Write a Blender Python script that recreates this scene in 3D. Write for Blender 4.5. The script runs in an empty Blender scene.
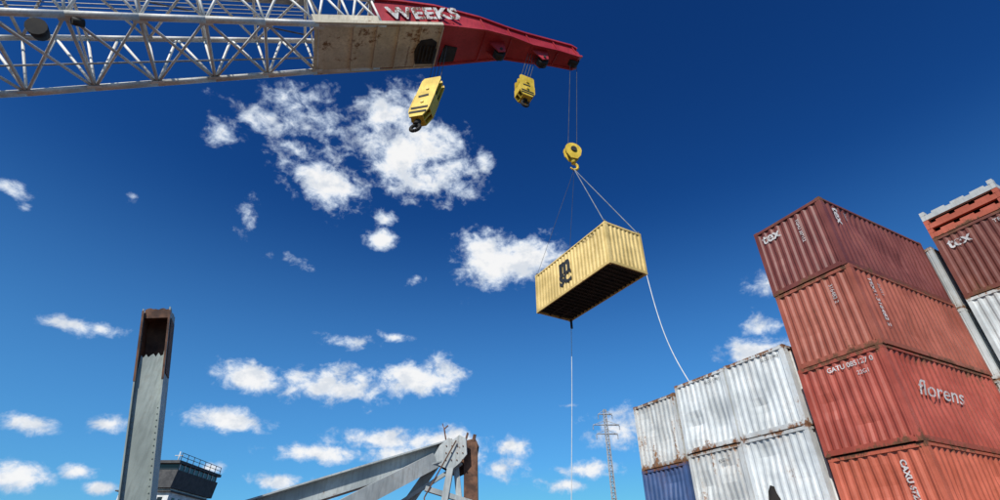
import bpy, bmesh, math, random
from mathutils import Vector, Matrix
random.seed(7)
EYE=2.35
scn=bpy.context.scene
def V(*a): return Vector(a)
def R(x,y,z): return Vector((x,y,z+EYE))

# ------------------------------------------------------------------ node helpers
class NT:
    def __init__(s,nt): s.nt=nt; s.L=nt.links
    def n(s,t,**kw):
        nd=s.nt.nodes.new(t)
        for k,v in kw.items(): setattr(nd,k,v)
        return nd
    def set(s,sock,v):
        if isinstance(v,bpy.types.NodeSocket): s.L.new(v,sock)
        else: sock.default_value=v
    def m(s,op,a,b=0.0,c=0.0,clamp=False):
        nd=s.n('ShaderNodeMath',operation=op); nd.use_clamp=clamp
        s.set(nd.inputs[0],a); s.set(nd.inputs[1],b); s.set(nd.inputs[2],c)
        return nd.outputs[0]
    def vm(s,op,a,b=(0,0,0)):
        nd=s.n('ShaderNodeVectorMath',operation=op)
        s.set(nd.inputs[0],a); s.set(nd.inputs[1],b)
        return nd.outputs['Value'] if op in('LENGTH','DOT_PRODUCT') else nd.outputs[0]
    def noise(s,vec,scale,detail=6,rough=.6,dist=0.0):
        nd=s.n('ShaderNodeTexNoise'); s.set(nd.inputs['Vector'],vec)
        nd.inputs['Scale'].default_value=scale; nd.inputs['Detail'].default_value=detail
        nd.inputs['Roughness'].default_value=rough; nd.inputs['Distortion'].default_value=dist
        return nd.outputs['Fac']
    def ss(s,v,a,b,lo=0.0,hi=1.0):
        nd=s.n('ShaderNodeMapRange',interpolation_type='SMOOTHSTEP')
        s.set(nd.inputs['Value'],v)
        for i,q in zip(('From Min','From Max','To Min','To Max'),(a,b,lo,hi)): nd.inputs[i].default_value=q
        return nd.outputs['Result']
    def mix(s,f,a,b,mode='MIX'):
        nd=s.n('ShaderNodeMix',data_type='RGBA',blend_type=mode)
        s.set(nd.inputs[0],f); s.set(nd.inputs[6],a); s.set(nd.inputs[7],b)
        return nd.outputs[2]
def c4(c): return (c[0],c[1],c[2],1)

def paint(name,col,rust=.3,rough=.55,H=2.59,rustcol=(.11,.045,.02),grime=.35,metal=0.0,sc=1.0,edge=.16,wear=None):
    mt=bpy.data.materials.new(name); mt.use_nodes=True
    t=NT(mt.node_tree); b=mt.node_tree.nodes['Principled BSDF']
    tc=t.n('ShaderNodeTexCoord').outputs['Object']
    rnd=t.n('ShaderNodeObjectInfo').outputs['Random']
    off=t.n('ShaderNodeCombineXYZ'); 
    for i in range(3): t.set(off.inputs[i],t.m('MULTIPLY',rnd,37.0+i*11))
    p=t.vm('ADD',tc,off.outputs[0])
    ps=t.vm('MULTIPLY',p,(1,1,.13))
    n1=t.noise(ps,3.2*sc,5,.65); n2=t.noise(p,.9*sc,3,.55); n3=t.noise(p,9*sc,5,.7); n4=t.noise(ps,14*sc,3,.6)
    z=t.n('ShaderNodeSeparateXYZ'); t.set(z.inputs[0],tc)
    e=t.m('MULTIPLY_ADD',z.outputs[2],2.0/H,-1.0); e=t.m('ABSOLUTE',e); e=t.m('MINIMUM',e,1.0); e=t.m('POWER',e,6.0); e=t.m('MULTIPLY',e,edge)
    f=t.m('MULTIPLY',n1,.38); f=t.m('MULTIPLY_ADD',n2,.32,f); f=t.m('MULTIPLY_ADD',n3,.30,f); f=t.m('ADD',f,e)
    th=.70-rust*.28
    mask=t.ss(f,th-.015,th+.05)
    halo=t.ss(f,th-.14,th+.03,0,.45)
    gm=sum(col)/3
    fade=t.mix(t.ss(n2,.3,.7),c4([x*.72 for x in col]),c4([min(1,(x*.94+gm*.09)*1.15+.008) for x in col]))
    g=t.ss(n4,.42,.72,0,grime)
    fade=t.mix(g,fade,c4([x*.42+.01 for x in col]))
    fade=t.mix(halo,fade,c4([col[0]*.5+rustcol[0]*.7,col[1]*.5+rustcol[1]*.6,col[2]*.45+rustcol[2]*.5]))
    rc=t.mix(t.ss(n3,.35,.65),c4([x*.6 for x in rustcol]),c4([x*1.5 for x in rustcol]))
    t.set(b.inputs['Base Color'],t.mix(mask,fade,rc))
    t.set(b.inputs['Roughness'],t.m('MULTIPLY_ADD',mask,.3,rough))
    b.inputs['Metallic'].default_value=metal
    if wear is not None:
        wv=t.m('MULTIPLY_ADD',t.noise(p,16,4,.7),.5,t.m('MULTIPLY',t.noise(p,3,3,.6),.5))
        t.set(b.inputs['Alpha'],t.ss(wv,wear-.02,wear+.03))
    bp=t.n('ShaderNodeBump'); bp.inputs['Strength'].default_value=.25; bp.inputs['Distance'].default_value=.01
    t.set(bp.inputs['Height'],t.m('SUBTRACT',n3,mask)); t.L.new(bp.outputs[0],b.inputs['Normal'])
    return mt
def rustmat(name,a,b_,sc=2.0,rough=.8):
    mt=bpy.data.materials.new(name); mt.use_nodes=True
    t=NT(mt.node_tree); b=mt.node_tree.nodes['Principled BSDF']
    tc=t.n('ShaderNodeTexCoord').outputs['Object']
    n=t.noise(tc,sc,6,.65)
    t.set(b.inputs['Base Color'],t.mix(t.ss(n,.35,.65),c4(a),c4(b_)))
    b.inputs['Roughness'].default_value=rough
    bp=t.n('ShaderNodeBump'); bp.inputs['Strength'].default_value=.3; bp.inputs['Distance'].default_value=.02
    t.set(bp.inputs['Height'],n); t.L.new(bp.outputs[0],b.inputs['Normal'])
    return mt

M={}
M['maroon']=paint('maroon_paint',(.18,.036,.026),.22,grime=.4)
M['brick']=paint('brick_red_paint',(.36,.085,.045),.26,grime=.38)
M['red']=paint('red_paint',(.41,.066,.036),.32,grime=.4)
M['orange']=paint('orange_red_paint',(.54,.11,.05),.28,grime=.35)
M['white']=paint('white_grey_paint',(.62,.66,.66),.30,grime=.3,rustcol=(.16,.07,.03),edge=.16)
M['white2']=paint('dirty_white_paint',(.57,.60,.59),.42,grime=.36,rustcol=(.17,.08,.035),edge=.17)
M['blue']=paint('blue_paint',(.045,.10,.25),.3,grime=.4)
M['brown']=paint('brown_paint',(.18,.042,.025),.3)
M['tan']=paint('tan_yellow_paint',(.74,.53,.17),.12,grime=.28,edge=.12)
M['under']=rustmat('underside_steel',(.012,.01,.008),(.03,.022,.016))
M['mark']=paint('white_lettering',(.64,.62,.60),.15,grime=.4,wear=.44)
M['markcr']=paint('crane_white_lettering',(.75,.75,.73),.10,grime=.3)
M['markdk']=paint('dark_lettering',(.03,.03,.025),.05,grime=.2,wear=.36)
M['boom']=paint('boom_offwhite',(.72,.71,.66),.26,H=400,edge=0,sc=.8,rustcol=(.18,.09,.04))
M['plate']=paint('boom_plate_cream',(.68,.61,.46),.50,H=400,edge=0,sc=.5,rustcol=(.17,.09,.04),grime=.45)
M['cranered']=paint('crane_red',(.46,.02,.03),.2,H=400,edge=0,sc=.5,rough=.45,grime=.4)
M['yellow']=paint('yellow_block_paint',(.74,.50,.02),.24,H=400,edge=0,grime=.4)
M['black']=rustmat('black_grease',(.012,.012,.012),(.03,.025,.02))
M['cable']=rustmat('wire_cable',(.05,.05,.05),(.10,.10,.10))
M['sling']=rustmat('sling_wire',(.16,.17,.18),(.26,.27,.28))
M['rope']=rustmat('rope_white',(.5,.52,.52),(.65,.65,.63))
M['beam']=paint('bridge_greenish_grey',(.30,.35,.32),.26,H=400,edge=0,sc=.9,grime=.5)
M['beam2']=paint('bridge_grey',(.38,.42,.42),.34,H=400,edge=0,sc=.9,grime=.5)
M['rust']=rustmat('torn_rust',(.05,.022,.012),(.16,.075,.04),3)
M['deck']=rustmat('deck_steel',(.07,.035,.025),(.13,.07,.05),.8)
M['grey']=paint('grey_paint',(.3,.31,.31),.3,H=400,edge=0)
M['dkgrey']=rustmat('dark_grey_steel',(.04,.042,.045),(.08,.08,.08))
M['shipwhite']=paint('ship_white',(.7,.7,.68),.2,H=400,edge=0)
M['glass']=rustmat('dark_window',(.01,.012,.015),(.02,.024,.03),1,.15)
M['galv']=rustmat('galvanised',(.25,.26,.27),(.4,.4,.4))

# ------------------------------------------------------------------ mesh helpers
def link(o): scn.collection.objects.link(o); return o
def mkobj(name,bm,mats,parent=None,mw=None,local=False):
    me=bpy.data.meshes.new(name); bmesh.ops.recalc_face_normals(bm,faces=bm.faces)
    bm.to_mesh(me); bm.free()
    for m_ in mats: me.materials.append(M[m_])
    o=bpy.data.objects.new(name,me); link(o)
    if mw is not None: o.matrix_world=mw
    if parent is not None:
        o.parent=parent
        if not local: o.matrix_parent_inverse=parent.matrix_world.inverted()
    return o
def empty(name,loc=(0,0,0),rz=0):
    o=bpy.data.objects.new(name,None); link(o)
    o.matrix_world=Matrix.Translation(Vector(loc))@Matrix.Rotation(rz,4,'Z'); o.empty_display_size=.5
    return o
def box(bm,x0,y0,z0,x1,y1,z1,mi=0):
    vs=[bm.verts.new(p) for p in((x0,y0,z0),(x1,y0,z0),(x1,y1,z0),(x0,y1,z0),(x0,y0,z1),(x1,y0,z1),(x1,y1,z1),(x0,y1,z1))]
    for f in((0,3,2,1),(4,5,6,7),(0,1,5,4),(1,2,6,5),(2,3,7,6),(3,0,4,7)):
        bm.faces.new([vs[i] for i in f]).material_index=mi
def frame(p0,p1,up=Vector((0,0,1))):
    d=(p1-p0).normalized()
    if abs(d.dot(up))>.98: up=Vector((0,1,0))
    a=d.cross(up).normalized(); b=a.cross(d).normalized()
    return d,a,b
def tube(bm,p0,p1,r,n=8,mi=0,r1=None):
    p0=Vector(p0);p1=Vector(p1); d,a,b=frame(p0,p1); r1=r if r1 is None else r1
    A=[];B=[]
    for i in range(n):
        t=2*math.pi*i/n; o=a*math.cos(t)+b*math.sin(t)
        A.append(bm.verts.new(p0+o*r)); B.append(bm.verts.new(p1+o*r1))
    for i in range(n):
        f=bm.faces.new((A[i],A[(i+1)%n],B[(i+1)%n],B[i])); f.material_index=mi; f.smooth=n>5
    bm.faces.new(A[::-1]).material_index=mi; bm.faces.new(B).material_index=mi
def bar(bm,p0,p1,w,h,mi=0,up=Vector((0,0,1)),w1=None,h1=None):
    p0=Vector(p0);p1=Vector(p1); d,a,b=frame(p0,p1,up); w1=w1 or w; h1=h1 or h
    vs=[]
    for p,ww,hh in((p0,w,h),(p1,w1,h1)):
        for sx,sz in((-1,-1),(1,-1),(1,1),(-1,1)): vs.append(bm.verts.new(p+a*sx*ww/2+b*sz*hh/2))
    for f in((0,3,2,1),(4,5,6,7),(0,1,5,4),(1,2,6,5),(2,3,7,6),(3,0,4,7)):
        bm.faces.new([vs[i] for i in f]).material_index=mi
def ibeam(bm,p0,p1,w,h,t=.05,mi=0,up=Vector((0,0,1))):
    p0=Vector(p0);p1=Vector(p1); d,a,b=frame(p0,p1,up)
    bar(bm,p0+b*(h/2),p1+b*(h/2),w,t,mi,up); bar(bm,p0-b*(h/2),p1-b*(h/2),w,t,mi,up)
    bar(bm,p0,p1,t,h-t-.004,mi,up)
def polyx(bm,pts,T0,T1,mi=0):
    A=[bm.verts.new(T0(p)) for p in pts]; B=[bm.verts.new(T1(p)) for p in pts]; n=len(pts)
    bm.faces.new(A[::-1]).material_index=mi; bm.faces.new(B).material_index=mi
    for i in range(n): bm.faces.new((A[i],A[(i+1)%n],B[(i+1)%n],B[i])).material_index=mi
def curve_tube(name,pts,r,mat,parent=None):
    cu=bpy.data.curves.new(name,'CURVE'); cu.dimensions='3D'; cu.bevel_depth=r; cu.bevel_resolution=2
    sp=cu.splines.new('NURBS'); sp.points.add(len(pts)-1); sp.use_endpoint_u=True; sp.order_u=3
    for i,p in enumerate(pts): sp.points[i].co=(p[0],p[1],p[2],1)
    cu.materials.append(M[mat]); o=bpy.data.objects.new(name,cu); link(o)
    if parent: o.parent=parent; o.matrix_parent_inverse=parent.matrix_world.inverted()
    return o
def text(name,body,size,mat,parent,origin,ex,ey,local=True,bold=0.0,align='LEFT',space=1.0,shear=0.0,line=.8,xs=1.0):
    cu=bpy.data.curves.new(name,'FONT'); cu.body=body; cu.size=size; cu.offset=bold; cu.align_x=align; cu.shear=shear
    cu.space_character=space; cu.space_line=line; cu.resolution_u=4
    tmp=bpy.data.objects.new(name+'_tmp',cu); link(tmp); bpy.context.view_layer.update()
    me=bpy.data.meshes.new_from_object(tmp.evaluated_get(bpy.context.evaluated_depsgraph_get()))
    bpy.data.objects.remove(tmp)
    me.materials.clear(); me.materials.append(M[mat])
    ex=Vector(ex).normalized(); ey=Vector(ey).normalized(); ez=ex.cross(ey)
    mtx=Matrix((ex*xs,ey,ez)).transposed().to_4x4(); mtx.translation=Vector(origin)
    me.transform(mtx)
    o=bpy.data.objects.new(name,me); link(o); o.parent=parent
    if not local: o.matrix_parent_inverse=parent.matrix_world.inverted()
    return o

# ------------------------------------------------------------------ containers
def container(loc,rz,mat,L=6.058,W=2.438,H=2.591,doors=(),dent=1.0,tilt=None,name='shipping_container'):
    root=empty(name,loc,rz)
    bm=bmesh.new()
    for x in(0,L-.16):
        for y in(0,W-.14): box(bm,x+.004,y+.004,.118,x+.156,y+.136,H-.118)
    for x in(0,L-.178):
        for y in(0,W-.162):
            for z in(0,H-.122): box(bm,x,y,z,x+.178,y+.162,z+.118,0)
    for y in(.004,W-.074):
        box(bm,.178,y,.02,L-.178,y+.07,.16); box(bm,.178,y,H-.095,L-.178,y+.07,H-.02)
    for x in(.004,L-.084):
        box(bm,x,.162,.02,x+.08,W-.162,.165); box(bm,x,.162,H-.12,x+.08,W-.162,H-.02)
    rng=random.Random(int(abs(loc[0])*100+abs(loc[2])*1000))
    def panel(u0,u1,z0,z1,f,inset,depth=.042,pitch=.276):
        dents=[(rng.uniform(u0+.4,u1-.4),rng.uniform(z0+.3,z1-.3),rng.uniform(.2,.6),rng.uniform(-.012,.06)*dent) for _ in range(int((u1-u0)*1.6))]
        n=max(1,round((u1-u0)/pitch)); pp=(u1-u0)/n
        prof=[]
        for i in range(n):
            a=u0+i*pp
            prof+=[(a,0),(a+pp*.26,0),(a+pp*.5,1),(a+pp*.76,1)]
        prof.append((u1,0))
        zs=[z0+(z1-z0)*k/9 for k in range(10)]
        rows=[]
        for z in zs:
            r=[]
            for u,k in prof:
                dd=inset+k*depth
                ed=min(1,max(0,min(u-u0,u1-u)/.3))*min(1,max(0,min(z-z0,z1-z)/.3))
                for du,dz,dr,da in dents: dd+=da*ed*math.exp(-((u-du)**2+(z-dz)**2)/dr**2)
                r.append(bm.verts.new(f(u,z,dd)))
            rows.append(r)
        for a,b in zip(rows,rows[1:]):
            for i in range(len(a)-1): bm.faces.new((a[i],a[i+1],b[i+1],b[i]))
    panel(.156,L-.156,.155,H-.09,lambda u,z,d:(u,d,z),.018)
    panel(.156,L-.156,.155,H-.09,lambda u,z,d:(u,W-d,z),.018)
    for k,(fx) in enumerate((lambda u,z,d:(d,u,z),lambda u,z,d:(L-d,u,z))):
        panel(.132,W-.132,.16,H-.115,fx,.02,.04,.25)
    box(bm,.08,.06,H-.045,L-.08,W-.06,H-.03)
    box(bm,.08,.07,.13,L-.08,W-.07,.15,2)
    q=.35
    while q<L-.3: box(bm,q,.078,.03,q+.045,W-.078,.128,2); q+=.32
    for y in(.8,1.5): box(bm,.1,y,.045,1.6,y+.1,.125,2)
    mkobj('body',bm,[mat,'galv','under'],root,local=True)
    return root
def end_text(c,s,size,y,z,mat='mark',vert=False,bold=.0,space=1.0):
    if vert: return text('lettering',s,size,mat,c,(.006,y,z),(0,0,-1),(0,-1,0),bold=bold,space=space)
    return text('lettering',s,size,mat,c,(.006,y,z),(0,-1,0),(0,0,1),bold=bold,space=space)
def side_text(c,s,size,x,z,mat='mark',vert=False,bold=.0,shear=0,space=1.0,xs=1.0):
    if vert: return text('lettering',s,size,mat,c,(x,.006,z),(0,0,-1),(1,0,0),bold=bold,space=space)
    return text('lettering',s,size,mat,c,(x,.006,z),(1,0,0),(0,0,1),bold=bold,shear=shear,space=space,xs=xs)

RZ=math.radians(27.9)
Bx=Vector((math.cos(RZ),math.sin(RZ),0)); Ay=Vector((-math.sin(RZ),math.cos(RZ),0))
P0=Vector((10.58,13.26,0))
def gp(b,a,z): return P0+Bx*b+Ay*a+Vector((0,0,z))
H=2.591; WD=2.58
for lvl,m_ in enumerate(['brown','orange','red','brick','maroon']):
    jb,ja=[(0,0),(.02,.0),(-.03,.02),(.02,-.01),(0,.02)][lvl]
    c_=container(gp(jb,ja,.05+lvl*H),RZ,m_,W=WD,dent=1.3)
    if lvl==4:
        end_text(c_,'tex',.52,2.32,2.0,bold=.014); end_text(c_,'TGHU 307152',.15,1.0,2.25,vert=True); side_text(c_,'tex',.5,.55,2.35,vert=True,bold=.012)
        side_text(c_,'22G1',.15,1.15,2.3,vert=True)
    if lvl==3:
        side_text(c_,'TEXU 316482 2',.25,.75,2.3,vert=True,bold=.006); end_text(c_,'316482 2',.17,.8,2.2,vert=True); side_text(c_,'22G1',.2,1.2,2.2,vert=True)
    if lvl==2:
        end_text(c_,'GATU 085127 0',.20,1.7,2.22,bold=.003); side_text(c_,'florens',.66,.9,1.3,shear=.45,xs=1.3,bold=.004); end_text(c_,'22G1',.16,.9,1.95)
    if lvl==1:
        end_text(c_,'CAXU 672310',.20,.75,2.25,vert=True,bold=.008); side_text(c_,'CAXU 672310 4',.2,4.4,2.25)
cols=[(2.84,1.05,['white2','white2','white','white'],.0),(5.34,1.02,['white','white2','white2','white'],.05),(7.94,.83,['white2','blue','blue','white2'],.1)]
k=0
for a_,zb,ms,db in cols:
    z=zb
    for lvl in range(3):
        c_=container(gp(db+.02*((lvl*7+k)%3-1),a_,z),RZ,ms[lvl+1],dent=1.8)
        z+=H
        if lvl==2 and k<2: end_text(c_,'GLDU 5190'+str(k),.13,.95,2.25,mat='markdk')
        if lvl==1 and k==1: end_text(c_,'45G1',.16,1.1,2.1,mat='markdk')
        if lvl==1 and k==0:
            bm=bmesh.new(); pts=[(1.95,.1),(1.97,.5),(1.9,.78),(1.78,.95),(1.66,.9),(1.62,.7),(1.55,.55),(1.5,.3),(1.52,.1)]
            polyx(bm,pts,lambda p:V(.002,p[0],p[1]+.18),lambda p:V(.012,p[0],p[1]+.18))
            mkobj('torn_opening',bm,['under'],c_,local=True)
    k+=1
for a_,zb,ms in ((-2.57,.40,['white','brick','white2','white','brown']),(.04,.15,['brick','white','white2','white','white2']),(-5.15,.4,['blue','orange','white','brown'])):
    z=zb
    for lvl,m_ in enumerate(ms):
        c_=container(gp(6.85,a_,z),RZ,m_); z+=H
        if a_==-2.57 and lvl==4: end_text(c_,'tex',.55,2.1,1.95,bold=.014); end_text(c_,'TEXU',.2,.6,2.2)
bm=bmesh.new()
box(bm,-.2,2.7,.004,6.4,10.7,.82); 
for i in range(9): box(bm,-.26,2.8+i*.9,.004,-.204,2.9+i*.9,.8)
box(bm,6.7,-7.8,.004,13.2,2.46,.13)
mkobj('hatch_cover',bm,['deck'],mw=Matrix.Translation(P0)@Matrix.Rotation(RZ,4,'Z'))
fr=empty('folded_flat_rack_stack',gp(6.85,-2.57,.40+5*H+.01),RZ)
bm=bmesh.new(); z=0
for i in range(3):
    mi=[0,0,1][i]; h=.40
    box(bm,0,0,z,6.05,.12,z+h*.55,mi); box(bm,0,2.32,z,6.05,2.44,z+h*.55,mi); box(bm,0,.125,z,.14,2.315,z+h*.5,mi); box(bm,5.9,.125,z,6.05,2.315,z+h*.5,mi)
    box(bm,.142,.125,z+.1,5.898,2.315,z+.16,2)
    for x in(.0,5.83):
        for y in(0,2.27): box(bm,x-.004,y-.004,z+h*.55,x+.2,y+.17,z+h-.02,mi)
    for j in range(3): box(bm,.03,.3+j*.65,z+h*.5+.003,5.8,.75+j*.65,z+h*.5+.09,mi)
    z+=h
mkobj('racks',bm,['orange','white2','under'],fr,local=True)

# hanging container
HL,HW,HH=6.35,2.38,2.42
near=R(5.18,20.5,12.48); hx=Vector((.492,-.870,0)).normalized(); hz=math.atan2(hx.y,hx.x)
hy=Vector((-hx.y,hx.x,0))
horg=near-hx*HL
hc=container(horg,hz,'tan',L=HL,W=HW,H=HH,doors=(),dent=.5)
text('logo_top','m',1.25,'markdk',hc,(2.35,.004,1.28),(1,0,0),(0,0,1),bold=.07,align='LEFT')
text('logo_bottom','SC',.92,'markdk',hc,(2.32,.004,.58),(1,0,0),(0,0,1),bold=.05,align='LEFT',space=.95)
side_text(hc,'MEDU 164085 7',.16,4.5,2.1,mat='markdk')

# ------------------------------------------------------------------ crane boom
Tp=R(5.9,24,34.0); e=Vector((-28.4,-9.4,-14.2)).normalized(); n=Vector((-e.y,e.x,0)).normalized()
if n.y>0: n=-n
m=e.cross(n).normalized()
if m.z<0: m=-m
def P(s_,a,mm): return Tp+e*s_+n*a+m*mm
def lerp(tab,s_):
    for (a,va),(b,vb) in zip(tab,tab[1:]):
        if s_<=b: 
            t=max(0,(s_-a)/(b-a)); return va+(vb-va)*t
    return tab[-1][1]
wt=[(0,1.0),(3.7,1.5),(8,2.5),(11.4,3.0),(19.2,3.3),(33,4.5),(70,4.8)]
dt=[(0,1.0),(11.4,1.9),(15.5,2.3),(19.2,2.7),(33,4.0),(70,4.2)]
W_=lambda s_:lerp(wt,s_); D_=lambda s_:lerp(dt,s_)
crane=empty('crane',(Tp+e*62)*1.0)
bm=bmesh.new()
END=62; st=[]; q=19.2
while q<END: st.append(q); q+=2.75
st.append(END)
for sg in(-1,1):
    for a,b in zip(st,st[1:]):
        tube(bm,P(a,sg*W_(a)/2,0),P(b,sg*W_(b)/2,0),.17,10); tube(bm,P(a,sg*W_(a)/2,D_(a)),P(b,sg*W_(b)/2,D_(b)),.15,10)
    tube(bm,P(15.3,sg*W_(15.3)/2,D_(15.3)),P(19.2,sg*W_(19.2)/2,D_(19.2)),.15,10)
    tube(bm,P(15.3,sg*W_(15.3)/2,.05),P(19.2,sg*W_(19.2)/2,0),.16,10)
sst=[15.5,17.3]+st
for i,(a,b) in enumerate(zip(sst,sst[1:])):
    mid=(a+b)/2
    for sg in(-1,1):
        tube(bm,P(a,sg*W_(a)/2,0),P(a,sg*W_(a)/2,D_(a)),.07,7)
        tube(bm,P(a,sg*W_(a)/2,0),P(mid,sg*W_(mid)/2,D_(mid)),.075,7); tube(bm,P(mid,sg*W_(mid)/2,D_(mid)),P(b,sg*W_(b)/2,0),.075,7)
    if a>=19:
        tube(bm,P(a,-W_(a)/2,0),P(a,W_(a)/2,0),.085,7)
        tube(bm,P(a,-W_(a)/2,0),P(b,W_(b)/2,0),.075,7); tube(bm,P(a,W_(a)/2,0),P(b,-W_(b)/2,0),.065,7)
    tube(bm,P(a,-W_(a)/2,D_(a)),P(a,W_(a)/2,D_(a)),.08,7)
    if i%2: tube(bm,P(a,-W_(a)/2,D_(a)),P(b,W_(b)/2,D_(b)),.07,7)
    else: tube(bm,P(a,W_(a)/2,D_(a)),P(b,-W_(b)/2,D_(b)),.07,7)
    if i%2==0: tube(bm,P(a,-W_(a)/2,0),P(a,W_(a)/2,D_(a)),.055,6)
mkobj('boom_lattice',bm,['boom'],crane)
bm=bmesh.new()
for a in st:
    for sg in(-1,1):
        c0=P(a,sg*(W_(a)/2-.12),0); bar(bm,c0-e*.3-m*.12,c0+e*.3-m*.12,.24,.03,0,up=m)
mkobj('boom_gussets',bm,['boom'],crane)
bm=bmesh.new()
for a,b in zip(st,st[1:]):
    bar(bm,P(a,.9,D_(a)+.2),P(b,.9,D_(b)+.2),.5,.04,0,up=m)
    tube(bm,P(a,1.15,D_(a)+.2),P(a,1.15,D_(a)+1.2),.03,5); tube(bm,P(a,1.15,D_(a)+1.2),P(b,1.15,D_(b)+1.2),.03,5)
for k in range(5): tube(bm,P(19.2,.25*(k-2),D_(19)+.55),P(END,.25*(k-2),D_(END)+.9),.028,5)
tube(bm,P(19.2,-.9,.3),P(END,-.9,.5),.05,6)
mkobj('boom_walkway',bm,['grey'],crane)
bm=bmesh.new()
sts=[11.6,13,14.4,15.8,17.2,19.4]
for a,b in zip(sts,sts[1:]):
    vs=[P(a,-W_(a)/2-.1,-.07),P(b,-W_(b)/2-.1,-.07),P(b,W_(b)/2+.1,-.07),P(a,W_(a)/2+.1,-.07)]
    up=[v+m*.055 for v in vs]
    A=[bm.verts.new(v) for v in vs]; B=[bm.verts.new(v) for v in up]
    bm.faces.new(A); bm.faces.new(B[::-1])
    for i in range(4): bm.faces.new((A[i],A[(i+1)%4],B[(i+1)%4],B[i]))
for a in sts: bar(bm,P(a,-W_(a)/2,-.12),P(a,W_(a)/2,-.12),.05,.09,0,up=e)
for sg in(-1,1): bar(bm,P(15.6,sg*(W_(15.6)/2+.06),.35),P(19.4,sg*(W_(19.4)/2+.06),.35),.03,.72,0,up=m)
for sg in(-1,1): bar(bm,P(11.6,sg*(W_(11.6)/2+.10),.02),P(19.4,sg*(W_(19.4)/2+.12),.02),.14,.24,0,up=m)
mkobj('boom_plate',bm,['plate'],crane)
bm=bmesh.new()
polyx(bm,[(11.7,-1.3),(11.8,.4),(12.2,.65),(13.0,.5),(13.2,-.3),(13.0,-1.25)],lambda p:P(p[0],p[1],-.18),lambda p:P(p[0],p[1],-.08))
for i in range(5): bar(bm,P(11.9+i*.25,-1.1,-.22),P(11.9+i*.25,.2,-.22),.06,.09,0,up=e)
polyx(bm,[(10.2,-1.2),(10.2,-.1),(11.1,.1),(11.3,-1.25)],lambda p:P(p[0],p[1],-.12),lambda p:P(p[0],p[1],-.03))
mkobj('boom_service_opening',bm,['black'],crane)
prof=[(15.5,2.3,0,3.14),(13.6,2.15,0,3.08),(11.5,1.85,0,3.0),(8.4,1.15,-.1,2.4),(6.4,.6,-.35,1.7),(5.0,.2,-.95,1.35),(3.0,-.45,-1.5,1.15),(1.5,-.95,-2.1,1.0),(1.15,-1.25,-2.05,.9)]
bm=bmesh.new(); rings=[]
for s_,tp,bt,w in prof:
    rings.append([bm.verts.new(P(s_,a*w/2,mm)) for a,mm in((-1,bt),(1,bt),(1,tp),(-1,tp))])
for a,b in zip(rings,rings[1:]):
    for i in range(4): bm.faces.new((a[i],a[(i+1)%4],b[(i+1)%4],b[i]))
bm.faces.new(rings[0][::-1]); bm.faces.new(rings[-1])
for (s0,t0,b0,w0),(s1,t1,b1,w1) in zip(prof,prof[1:]):
    for sg in(-1,1):
        bar(bm,P(s0,sg*(w0/2+.05),t0),P(s1,sg*(w1/2+.05),t1),.16,.14,0,up=m); bar(bm,P(s0,sg*(w0/2+.05),b0),P(s1,sg*(w1/2+.05),b1),.16,.14,0,up=m)
for s_,tp,bt,w in prof[1:-1]:
    bar(bm,P(s_,-w/2,bt-.03),P(s_,w/2,bt-.03),.08,.12,0,up=e)
    for sg in(-1,1):
        if sg==1 and s_>10: continue
        bar(bm,P(s_,sg*(w/2+.03),bt),P(s_,sg*(w/2+.03),tp),.08,.08,0,up=e)
for s_,mm in((7.4,-.25),(4.3,-1.15)):
    for a in(-.35,.35): polyx(bm,[(s_-.6,0),(s_+.6,0),(s_+.25,-.9),(s_-.25,-.9)],lambda p,a=a:P(p[0],a,p[1]+mm),lambda p,a=a:P(p[0],a+.08,p[1]+mm))
for s_ in(5.2,7,9,11,13):
    tp=lerp([(a,b) for a,b,_,_ in prof[::-1]],s_); tube(bm,P(s_,.3,tp),P(s_,.3,tp+.9),.03,5)
mkobj('boom_head',bm,['cranered'],crane)
bm=bmesh.new()
for s_,mm in((7.4,-.95),(4.3,-1.85),(1.6,-1.95)):
    tube(bm,P(s_,-.22,mm),P(s_,.22,mm),.40,18)
    tube(bm,P(s_,-.5,mm),P(s_,.5,mm),.1,8)
mkobj('boom_sheaves',bm,['black'],crane)
text('crane_lettering','WEEKS',1.45,'markcr',crane,P(14.9,W_(15.3)/2+.13,.45),-e,m,local=False,bold=.055,space=1.05)
bm=bmesh.new(); a=31.2
tube(bm,P(a,W_(a)/2-.2,-.2),P(a,W_(a)/2-.2,-.6),.05,6); tube(bm,P(a,W_(a)/2-.5,-.75),P(a,W_(a)/2+.1,-.95),.32,12,r1=.4)
tube(bm,P(a-1.6,W_(a)/2-.3,-.3),P(a-1.2,W_(a)/2-.1,-.35),.18,8)
mkobj('floodlight',bm,['black'],crane)
foot=Tp+e*62
bm=bmesh.new(); f2=Vector((foot.x,foot.y,0))
tube(bm,(f2.x-4,f2.y-1.3,.01),(f2.x-4,f2.y-1.3,4.5),4.2,24); tube(bm,(f2.x-4,f2.y-1.3,4.51),(f2.x-4,f2.y-1.3,5.5),5.0,24)
cm=Matrix.Translation((f2.x-6,f2.y-2,5.52))@Matrix.Rotation(math.atan2(e.y,e.x)+math.pi,4,'Z')
n0=len(bm.verts)
box(bm,-7,-3.5,0,5,3.5,4.6); box(bm,3,-5.2,0,6,-3.51,3); box(bm,5.01,-.9,0,6.6,.9,4.2)
bm.verts.ensure_lookup_table()
for v in bm.verts[n0:]: v.co=cm@v.co
for sg in(-1,1):
    tube(bm,cm@Vector((4.5,sg*3,4.6)),cm@Vector((-3,sg*1.6,17)),.3,8); tube(bm,cm@Vector((-6.5,sg*3,4.6)),cm@Vector((-3,sg*1.6,17)),.25,8)
tube(bm,cm@Vector((-3,-1.8,17)),cm@Vector((-3,1.8,17)),.3,8)
mkobj('crane_house',bm,['shipwhite'],crane)
bm=bmesh.new(); 
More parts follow.
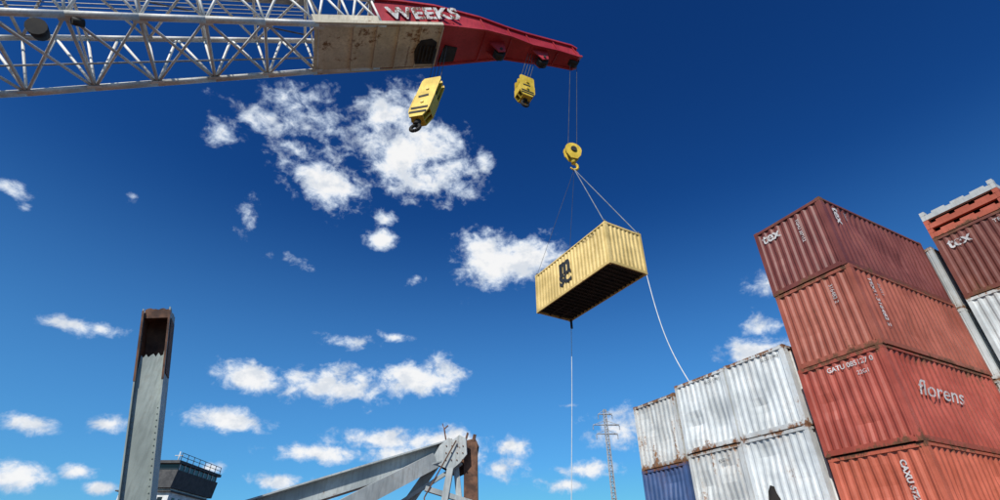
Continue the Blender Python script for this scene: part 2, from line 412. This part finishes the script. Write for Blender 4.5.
for sg in(-1,1): tube(bm,cm@Vector((-3,sg*1.6,17)),P(19.2,sg*1.2,D_(19.2)),.05,6)
mkobj('boom_pendants',bm,['cable'],crane)

# ---- blocks
def hook(bm,c,r,th,ax,mi=1,up=Vector((0,0,1)),ang0=100,ang1=-150,N=12):
    pr=None
    for i in range(N+1):
        t=math.radians(ang0+(ang1-ang0)*i/N); p=c+ax*math.cos(t)*r+up*math.sin(t)*r
        k=th*(1 if i<N-2 else .6)
        if pr is not None: tube(bm,pr,p,k,8,mi)
        pr=p
def crane_block(name,c,w,d,h,facing,lean,cab_to,mats=('yellow','black')):
    root=empty(name,c); bm=bmesh.new()
    u=Vector((math.cos(facing),math.sin(facing),0)); f=Vector((-u.y,u.x,0)); up=(Vector((0,0,1))+lean).normalized()
    c=Vector(c); Q=lambda a,b,z:c+u*a+f*b+up*z
    out=[(-w*.5,-h*.32),(-w*.5,h*.44),(-w*.42,h*.5),(w*.42,h*.5),(w*.5,h*.44),(w*.5,-h*.32),(w*.32,-h*.46),(-w*.32,-h*.46)]
    for b0 in(-d/2,-.04,d/2-.08): polyx(bm,out,lambda p:Q(p[0],b0,p[1]),lambda p:Q(p[0],b0+.08,p[1]),0)
    for zz in(h*.2,-h*.12):
        for bb in(-d*.25,d*.25): tube(bm,Q(0,bb-.08,zz),Q(0,bb+.08,zz),w*.44,18,1)
        tube(bm,Q(0,-d/2-.07,zz),Q(0,d/2+.07,zz),w*.09,10,0)
    for zz in(-h*.44,h*.46): bar(bm,Q(-w*.3,0,zz),Q(w*.3,0,zz),d*.98,.12,0,up=up)
    for sg in(-1,1): bar(bm,Q(sg*w*.5,0,-h*.3),Q(sg*w*.5,0,h*.05),.05,d*1.02,0,up=f)
    for zz in(-.36,-.26): bar(bm,Q(-w*.42,-d/2-.015,zz*h),Q(w*.42,-d/2-.015,zz*h),.02,h*.045,1,up=up)
    bar(bm,Q(-w*.3,-d/2-.012,h*.02),Q(w*.2,-d/2-.012,h*.04),.012,h*.05,1,up=up)
    tube(bm,Q(0,0,-h*.46),Q(0,0,-h*.55),w*.16,10,1)
    hook(bm,Q(0,0,-h*.55-w*.2),w*.22,w*.085,u,1,up)
    hook(bm,Q(0,0,-h*.55-w*.2),w*.22,w*.085,-u,1,up)
    for q in(-.3,-.1,.1,.3): tube(bm,Q(q*w,0,h*.45),Vector(cab_to)+u*q*w,.022,5,2)
    mkobj('block',bm,[mats[0],mats[1],'cable'],root); return root
crane_block('yellow_hook_block',R(-4.35,20.6,23.6),1.2,.8,4.1,math.radians(-12),Vector((.16,.12,0)),P(11.4,0,-.2))
crane_block('yellow_hook_block',R(1.62,22.6,27.0),1.05,.8,1.9,math.radians(25),Vector((0,0,0)),P(4.6,0,-.9))

hb=R(4.62,24,22.75); K=1.1
root=empty('crane_hook_ball',hb); bm=bmesh.new()
ux=Vector((.97,.25,0)).normalized(); fy=Vector((-.25,.97,0))
for b0 in(-.22,.14):
    pts=[(.5*math.cos(t*math.pi/8)*K,(.5*math.sin(t*math.pi/8)+.12)*K) for t in range(0,9)]+[(-.42*K,-.25*K),(-.2*K,-.55*K),(.2*K,-.55*K),(.42*K,-.25*K)]
    polyx(bm,pts,lambda p:hb+ux*p[0]+fy*b0+Vector((0,0,p[1])),lambda p:hb+ux*p[0]+fy*(b0+.08)+Vector((0,0,p[1])),0)
tube(bm,hb-fy*.12+Vector((0,0,.15)),hb+fy*.12+Vector((0,0,.15)),.42,18,1)
tube(bm,hb-fy*.3+Vector((0,0,.15)),hb+fy*.3+Vector((0,0,.15)),.2,10,1)
tube(bm,hb+Vector((0,0,-.5)),hb+Vector((0,0,-.9)),.15,10,0)
hook(bm,hb+Vector((0,0,-1.15)),.26,.09,ux,0)
tipw=P(1.6,0,-2.0)
for sg in(-1,1): tube(bm,hb+ux*.3*sg+Vector((0,0,.1)),tipw+ux*.25*sg,.017,5,2)
mkobj('hook_block',bm,['yellow','black','cable'],root)
sl=empty('lifting_slings',hb); bm=bmesh.new()
hk=hb+Vector((0,0,-1.38))
def HC(x,y,z): return horg+hx*x+hy*y+Vector((0,0,z))
for x in(.09,HL-.09):
    for y in(.08,HW-.08): tube(bm,hk,HC(x,y,HH),.011 if x<1 else .024,5,0 if x<1 else 1); tube(bm,HC(x,y,HH-.02),HC(x,y,HH+.12),.06,8)
mkobj('slings',bm,['cable','sling'],sl)
a=HC(HL-.05,HW-.05,.02); b=R(7.40,19.5,6.35)
pts=[]
for i in range(13):
    t=i/12; p=a.lerp(b,t); p.z-=math.sin(math.pi*t)*.55; p.x-=math.sin(math.pi*t)*.15; pts.append(p)
curve_tube('tag_line',pts,.021,'rope')
a=HC(.15,HW-.1,.02); b=V(a.x-1.2,a.y-1.2,.02)
pts=[a.lerp(b,i/8)+Vector((math.sin(i*.8)*.03,0,0)) for i in range(9)]
curve_tube('tag_line',pts,.018,'rope')
bm=bmesh.new(); tube(bm,a+Vector((0,0,.05)),a+Vector((0,0,-.5)),.07,8); mkobj('tag_line_shackle',bm,['black'],hc)

# ------------------------------------------------------------------ torn bridge column (left)
rt=empty('bridge_steel_column',(-8.3,14.4,0)); bm=bmesh.new()
b0=Vector((-8.25,14.45,.0)); b1=R(-9.93,13.5,6.5); ax=(b1-b0).normalized()
uu=Vector((.93,.36,0)); uu=(uu-ax*uu.dot(ax)).normalized(); ff=ax.cross(uu).normalized()
if ff.y>0: ff=-ff
Lc=(b1-b0).length
C=lambda a,f,z:b0+uu*a+ff*f+ax*z
w=.60;d=.62
def plate(pts,off,th,mi=0): polyx(bm,pts,off,th,mi)
def jag(x0,x1,z,amp,k=9):
    return [(x0+(x1-x0)*i/k,z+random.uniform(-amp,amp)) for i in range(k+1)]
plate([(-w/2,0),(w/2,0),(w/2,Lc-1.0)]+jag(w/2-.04,-w/2+.05,Lc-1.35,.1)+[(-w/2,Lc-1.9)],lambda p:C(p[0],d/2,p[1]),lambda p:C(p[0],d/2-.03,p[1]))
plate([(-w/2,0),(w/2,0)]+jag(w/2,-w/2,Lc,.05),lambda p:C(p[0],-d/2,p[1]),lambda p:C(p[0],-d/2+.03,p[1]),1)
for sg in(-1,1):
    plate([(-d/2-.1,0),(d/2+.1,0)]+jag(d/2+.1,-d/2-.1,Lc-.05+.04*sg,.05),lambda p:C(sg*(w/2+.002),p[0],p[1]),lambda p:C(sg*(w/2+.035),p[0],p[1]),0)
    plate([(-d/2+.035,Lc-1.9),(d/2-.035,Lc-1.9),(d/2-.035,Lc-.15),(-d/2+.035,Lc-.15)],lambda p:C(sg*(w/2-.004),p[0],p[1]),lambda p:C(sg*(w/2-.012),p[0],p[1]),1)
    # rusted upper edges of the flanges
    bar(bm,C(sg*(w/2+.018),d/2+.104,Lc-2.1),C(sg*(w/2+.018),d/2+.104,Lc-.1),.012,.05,1,up=uu)
plate([(-w/2+.015,-d/2+.04),(w/2-.015,-d/2+.04),(w/2-.015,d/2-.02),(-w/2+.015,d/2-.02)],lambda p:C(p[0],p[1],Lc-.22),lambda p:C(p[0],p[1],Lc-.16),1)
plate([(-w/2+.012,Lc-.30),(w/2-.012,Lc-.30)]+jag(w/2-.012,-w/2+.012,Lc-.03,.04),lambda p:C(p[0],d/2+.01,p[1]),lambda p:C(p[0],d/2+.03,p[1]),1)
for sg in(-1,1): bar(bm,C(sg*(w/2+.05),0,Lc-1.9),C(sg*(w/2+.05),0,Lc-.3),d*.9,.02,1,up=uu)
for z in[i*.16 for i in range(6,40)]:
    for sg in(-1,1): tube(bm,C(sg*w*.43,d/2+.001,z),C(sg*w*.43,d/2+.02,z),.016,6,0)
mkobj('column',bm,['beam','rust'],rt)

# ------------------------------------------------------------------ bridge wreckage (centre bottom)
wr=empty('bridge_truss_wreckage',(-2,20,0)); bm=bmesh.new()
def on(x,y,z): return R(x,y,z)
ibeam(bm,on(-1.75,19.9,4.0),on(-13.4,16.6,-.2),.6,.62,.05,0)
bar(bm,on(-2.4,19.65,3.55),on(-9.6,15.0,-1.2),.40,.52,0)
bar(bm,on(-1.9,20,4.2),on(-4.6,19.9,.2),.34,.30,0); bar(bm,on(-1.7,19.7,3.9),on(-2.5,19.2,-2.3),.22,.30,0)
ibeam(bm,on(-1.1,20.1,4.25),on(-.85,20.0,-2.33),.5,.42,.045,1)
bar(bm,on(-1.7,19.85,4.1),on(-.75,19.9,-2.3),.20,.16,0)
bar(bm,on(-2.6,19.4,2.6),on(-1.0,19.8,2.2),.22,.16,0)
bar(bm,on(-3.9,19.6,1.9),on(-1.4,19.85,3.5),.18,.12,0)
polyx(bm,[(-2.5,3.5),(-2.2,4.05),(-1.9,4.32),(-1.72,4.25),(-1.5,4.42),(-1.25,4.3),(-1.2,3.75),(-1.45,3.45),(-1.75,3.2)],lambda p:R(p[0],19.5,p[1]),lambda p:R(p[0]+.02,19.56,p[1]),0)
polyx(bm,[(-2.3,3.5),(-2.0,4.3),(-1.4,4.4),(-.95,4.5),(-.8,4.2),(-.9,3.4),(-1.6,3.1)],lambda p:R(p[0],20.4,p[1]),lambda p:R(p[0],20.45,p[1]),1)
for i in range(4):
    for j in range(3): tube(bm,R(-1.95+i*.2,19.47,3.55+j*.24),R(-1.95+i*.2,19.499,3.55+j*.24),.025,6,1)
bar(bm,R(-2.0,20,4.2),R(-2.12,20,4.75),.08,.05,1); bar(bm,R(-2.12,20,4.75),R(-1.98,20,4.88),.05,.04,1); bar(bm,R(-2.12,20,4.75),R(-2.2,20,4.95),.04,.03,1)
bar(bm,R(-1.3,20,4.3),R(-1.22,20,4.6),.16,.06,1); bar(bm,R(-1.0,20,4.3),R(-.95,20,4.55),.12,.05,1)
tube(bm,R(-1.6,19.4,4.2),R(-2.6,19.3,2.3),.025,5,1); tube(bm,R(-2.6,19.3,2.3),R(-2.3,19.2,1.0),.025,5,1)
mkobj('members',bm,['beam2','rust'],wr)

# ------------------------------------------------------------------ deckhouse of ship (left, distance)
dh=empty('ship_deckhouse',(-43,75,0)); bm=bmesh.new()
X1,Y0,Y1=-41.3,70,81.5
zt=12.75+EYE
box(bm,X1-7,Y0+1,0,X1-.6,Y1-1,zt-3.2,0)
for k in range(4):
    z=1.4+k*2.7
    box(bm,X1-7.3,Y0+.6,z+2.0,X1-.3,Y1-.6,z+2.15,1)
    for j in range(6): box(bm,X1-.598,Y0+1.9+j*1.5,z+.6,X1-.56,Y0+2.5+j*1.5,z+1.4,2)
    for j in range(4): box(bm,X1-6.4+j*1.5,Y0+.96,z+.6,X1-5.8+j*1.5,Y0+.998,z+1.4,2)
polyx(bm,[(X1-5.2,zt-3.19),(X1-.3,zt-3.19),(X1,zt-1.1),(X1-3.6,zt-1.1)],lambda p:V(p[0],Y0+.3,p[1]),lambda p:V(p[0],Y1-.3,p[1]),1)
box(bm,X1-3.4,Y0+.5,zt-1.098,X1-.2,Y1-.5,zt-.35,2)
for j in range(9): box(bm,X1-.25,Y0+.7+j*1.25,zt-1.096,X1-.12,Y0+.82+j*1.25,zt-.352,0)
box(bm,X1-3.8,Y0,zt-.348,X1+.1,Y1,zt,1)
for j in range(8): tube(bm,(X1,Y0+.2+j*1.55,zt),(X1,Y0+.2+j*1.55,zt+.9),.05,5,1)
for z in(.45,.9): tube(bm,(X1,Y0+.2,zt+z),(X1,Y1-.4,zt+z),.04,5,1)
tube(bm,(X1-2,Y0+3,zt),(X1-2,Y0+3,zt+1.6),.09,6,0); tube(bm,(X1-2.6,Y0+3,zt+1.1),(X1-1.4,Y0+3,zt+1.1),.06,6,0)
mkobj('house',bm,['shipwhite','dkgrey','glass'],dh)

# ------------------------------------------------------------------ lattice pylon
py=empty('transmission_tower',(24.3,120,0)); bm=bmesh.new(); PX=24.3
ztop=33.0+EYE
def pc(z,i):
    h=.55-.27*(z/ztop); return V(PX+h*(1 if i in(0,1) else -1),120+h*(1 if i in(0,3) else -1),z)
zz=0; k=0
while zz<ztop-1:
    z2=min(ztop,zz+1.1)
    for i in range(4):
        tube(bm,pc(zz,i),pc(z2,i),.09,5); tube(bm,pc(zz,i),pc(z2,(i+1)%4),.05,4); tube(bm,pc(z2,i),pc(z2,(i+1)%4),.05,4)
    zz=z2; k+=1
for z,l in((ztop-1.2,1.6),(ztop-3.6,3.0),(ztop-5.6,2.4)):
    for sy in(-.4,.4): tube(bm,(PX-l,120,z),(PX+l,120+sy,z),.10,5)
    for sg in(-1,1):
        tube(bm,(PX+sg*l,120,z),(PX,120,z+1.0),.06,5)
        for q in range(4): tube(bm,(PX+sg*l,120,z-.2-q*.25),(PX+sg*l,120,z-.32-q*.25),.13,8)
mkobj('tower',bm,['galv'],py)

# ------------------------------------------------------------------ ground, water
bm=bmesh.new(); box(bm,-80,-30,-2.5,70,106,0); 
for i in range(20): box(bm,-79.9,-29.9+i*6.8,.004,69.9,-29.8+i*6.8,.02)
mkobj('ship_deck',bm,['deck'])
def watermat():
    mt=bpy.data.materials.new('river_water'); mt.use_nodes=True; t=NT(mt.node_tree); b=mt.node_tree.nodes['Principled BSDF']
    b.inputs['Base Color'].default_value=(.02,.045,.05,1); b.inputs['Roughness'].default_value=.12
    bp=t.n('ShaderNodeBump'); bp.inputs['Strength'].default_value=.5; bp.inputs['Distance'].default_value=.3
    t.set(bp.inputs['Height'],t.noise(t.n('ShaderNodeTexCoord').outputs['Object'],.6,5)); t.L.new(bp.outputs[0],b.inputs['Normal'])
    return mt
M['water']=watermat()
bm=bmesh.new(); vs=[bm.verts.new(p) for p in((-5000,-5000,-2.2),(5000,-5000,-2.2),(5000,5000,-2.2),(-5000,5000,-2.2))]; bm.faces.new(vs)
mkobj('water',bm,['water'])
M['grass']=rustmat('grass_bank',(.04,.06,.02),(.08,.09,.04),.2)
bm=bmesh.new(); box(bm,-700,112,-2.5,700,400,-.2); mkobj('river_bank',bm,['grass'])

# ------------------------------------------------------------------ world
w=bpy.data.worlds.new('World'); scn.world=w; w.use_nodes=True; nt=w.node_tree; nt.nodes.clear(); t=NT(nt)
try: w.cycles.sampling_method='NONE'
except Exception as ex: print(ex)
SUN_EL=math.radians(42); SUN_AZ=math.radians(205)
sky=t.n('ShaderNodeTexSky',sky_type='NISHITA'); sky.sun_disc=False; sky.sun_elevation=SUN_EL; sky.sun_rotation=SUN_AZ
sky.air_density=1.0; sky.dust_density=.2; sky.ozone_density=3.0
dirv=t.n('ShaderNodeTexCoord').outputs['Generated']
sp=t.n('ShaderNodeSeparateXYZ'); t.set(sp.inputs[0],dirv)
az=t.m('MULTIPLY',t.m('ARCTAN2',sp.outputs[0],sp.outputs[1]),57.2958); el=t.m('MULTIPLY',t.m('ARCSINE',sp.outputs[2]),57.2958)
cmb=t.n('ShaderNodeCombineXYZ'); t.set(cmb.inputs[0],az); t.set(cmb.inputs[1],el)
AE=cmb.outputs[0]
clouds=[(-31.3,44.3,5.1,2.2,.95),(-33.9,42.5,2.8,1.3,0.80),(-27.7,45.8,2.2,1.5,0.70),(-24.2,38.2,3.9,2.6,1.15),(-27.9,39.7,1.6,1.0,0.60),(-14.2,43.1,5.4,4.2,1.4),(-8.0,40.2,4.6,2.6,1.4),(-17.8,45.6,3.2,2.4,1.0),(-16.9,48.4,2.1,1.2,0.50),(-2.4,41.8,1.0,1.5,0.70),(-15.6,35.2,1.1,0.8,0.80),(-15.8,32.8,1.8,1.3,1.10),(-10.5,29.1,1.5,0.8,0.95),(-1.6,31.3,4.2,3.0,1.45),(3.3,31.3,4.2,2.6,1.30),(7.8,30.2,1.8,0.9,0.50),(-37.3,38.7,1.3,1.8,0.75),(-31.5,32.6,0.9,1.4,0.80),
(-42.5,30.4,.6,.6,.8),(-25.2,28.8,1.4,.7,.5),(-50.9,27.4,1.6,.9,1.0),(-49.4,26.4,.9,.6,.8),(-42.6,18.5,2.2,.7,1.0),(-40.3,18.8,1.4,.6,.9),(-42.1,10.5,1.9,.6,1.1),(-37.1,11.1,1.5,.8,1.2),(-37.4,7.4,1.3,.7,1.2),(-41.1,6.5,2.0,1.0,1.2),(-35.7,6.3,1.3,.5,1.1),
(-25.9,16.9,3.5,1.3,1.3),(-18.1,16.7,5.1,2.1,1.4),(-21.9,17.6,2.6,1.3,1.2),(-9.7,18.4,4.5,1.8,1.4),(-6.1,19.4,3.0,1.7,1.3),(-11.3,17.6,3.4,1.1,1.1),(-16.8,21.6,2.5,.8,1),(-12.8,22.5,1.7,.5,.8),(-27.8,12.7,4.0,1.1,1.2),(-13.7,11.9,4.5,1.2,1.3),(-11,10.6,5.3,1.1,1.2),(-5.3,11.2,5.4,1.9,1.35),(1.3,11.6,2.1,1.1,1.1),(0,9.6,2.3,1.2,1.1),(-18.5,10.4,5.0,.9,1.3),(-22.1,7.8,2.8,.8,1.2),
(12.7,13.2,3.6,1.7,1.35),(27.8,19.3,3.3,1.4,1.3),(28.9,21.4,1.8,1.1,1.0),(30.4,24.8,1.1,.8,.3),(8.8,9.3,3.0,.9,1.2),(8.1,15.6,2.1,.3,.6),(-27.9,8.5,1.5,.7,1.2),(6.7,7.9,2.2,.7,1.1),(-19.6,6.6,3.0,.6,1.2),
(70,30,7,3,1),(100,45,9,5,1),(140,20,8,3,1),(-90,25,9,4,1),(-140,38,9,5,1),(178,55,8,4,.9)]
F=None
for a_,e_,ra,re_,st_ in clouds:
    d=t.vm('SUBTRACT',AE,(a_,e_,0)); d=t.vm('MULTIPLY',d,(math.cos(math.radians(e_))/(ra*1.25),1/(re_*1.25),0))
    l=t.vm('LENGTH',d); v=t.m('MULTIPLY_ADD',l,-st_,st_)
    F=v if F is None else t.m('MAXIMUM',F,v)
F=t.m('MAXIMUM',F,-1.0)
pn=t.vm('MULTIPLY',dirv,(1,1,1.35))
n1=t.noise(pn,10,4,.55,.15); n2=t.noise(pn,34,6,.66,.25)
den=t.m('MULTIPLY_ADD',n1,2.6,-1.42); den=t.m('ADD',den,F); den=t.m('MULTIPLY_ADD',t.m('SUBTRACT',n2,.5),2.0,den)
alpha=t.ss(den,-.04,.80)
core=t.ss(den,.25,1.05)
ccol=t.mix(core,(.60,.74,.94,1),(1,1,1,1))
shade=t.noise(t.vm('ADD',pn,(.02,.02,.03)),22,4,.6)
ccol=t.mix(t.ss(shade,.46,.66,0,.6),ccol,(.58,.66,.77,1))
sc_=t.n('ShaderNodeSeparateColor'); t.set(sc_.inputs[0],sky.outputs[0])
cc=t.n('ShaderNodeCombineColor')
for i,(k_,g_) in enumerate(((1.1,2.0),(1.6,1.7),(1.58,1.44))):
    v=t.m('POWER',t.m('MULTIPLY',sc_.outputs[i],.1),g_); v=t.m('MINIMUM',t.m('MULTIPLY',v,k_*10),10.0); t.set(cc.inputs[i],v)
haze=t.mix(t.ss(el,2,38,.60,0),cc.outputs[0],(1.1,3.6,7.2,1))
bg1=t.n('ShaderNodeBackground'); t.set(bg1.inputs[0],haze); bg1.inputs[1].default_value=.1
bg2=t.n('ShaderNodeBackground'); t.set(bg2.inputs[0],ccol); bg2.inputs[1].default_value=.95
mx=t.n('ShaderNodeMixShader'); t.set(mx.inputs[0],t.m('MULTIPLY',alpha,.97)); t.L.new(bg1.outputs[0],mx.inputs[1]); t.L.new(bg2.outputs[0],mx.inputs[2])
out=t.n('ShaderNodeOutputWorld'); t.L.new(mx.outputs[0],out.inputs[0])
sd=bpy.data.lights.new('sun','SUN'); sd.energy=5.0; sd.angle=math.radians(.5); sd.color=(1,.95,.87)
so=bpy.data.objects.new('sun',sd); link(so)
dv=Vector((math.sin(SUN_AZ)*math.cos(SUN_EL),math.cos(SUN_AZ)*math.cos(SUN_EL),math.sin(SUN_EL)))
so.rotation_euler=dv.to_track_quat('Z','Y').to_euler(); so.location=(0,-20,60)
cd=bpy.data.cameras.new('camera'); cd.sensor_width=36; cd.lens=18.36; cd.clip_end=12000; cd.clip_start=.1
co=bpy.data.objects.new('camera',cd); link(co); co.location=(0,0,EYE); co.rotation_euler=(math.radians(90+32.7),0,0)
scn.camera=co
scn.view_settings.view_transform='Standard'; scn.view_settings.look='None'; scn.view_settings.exposure=0
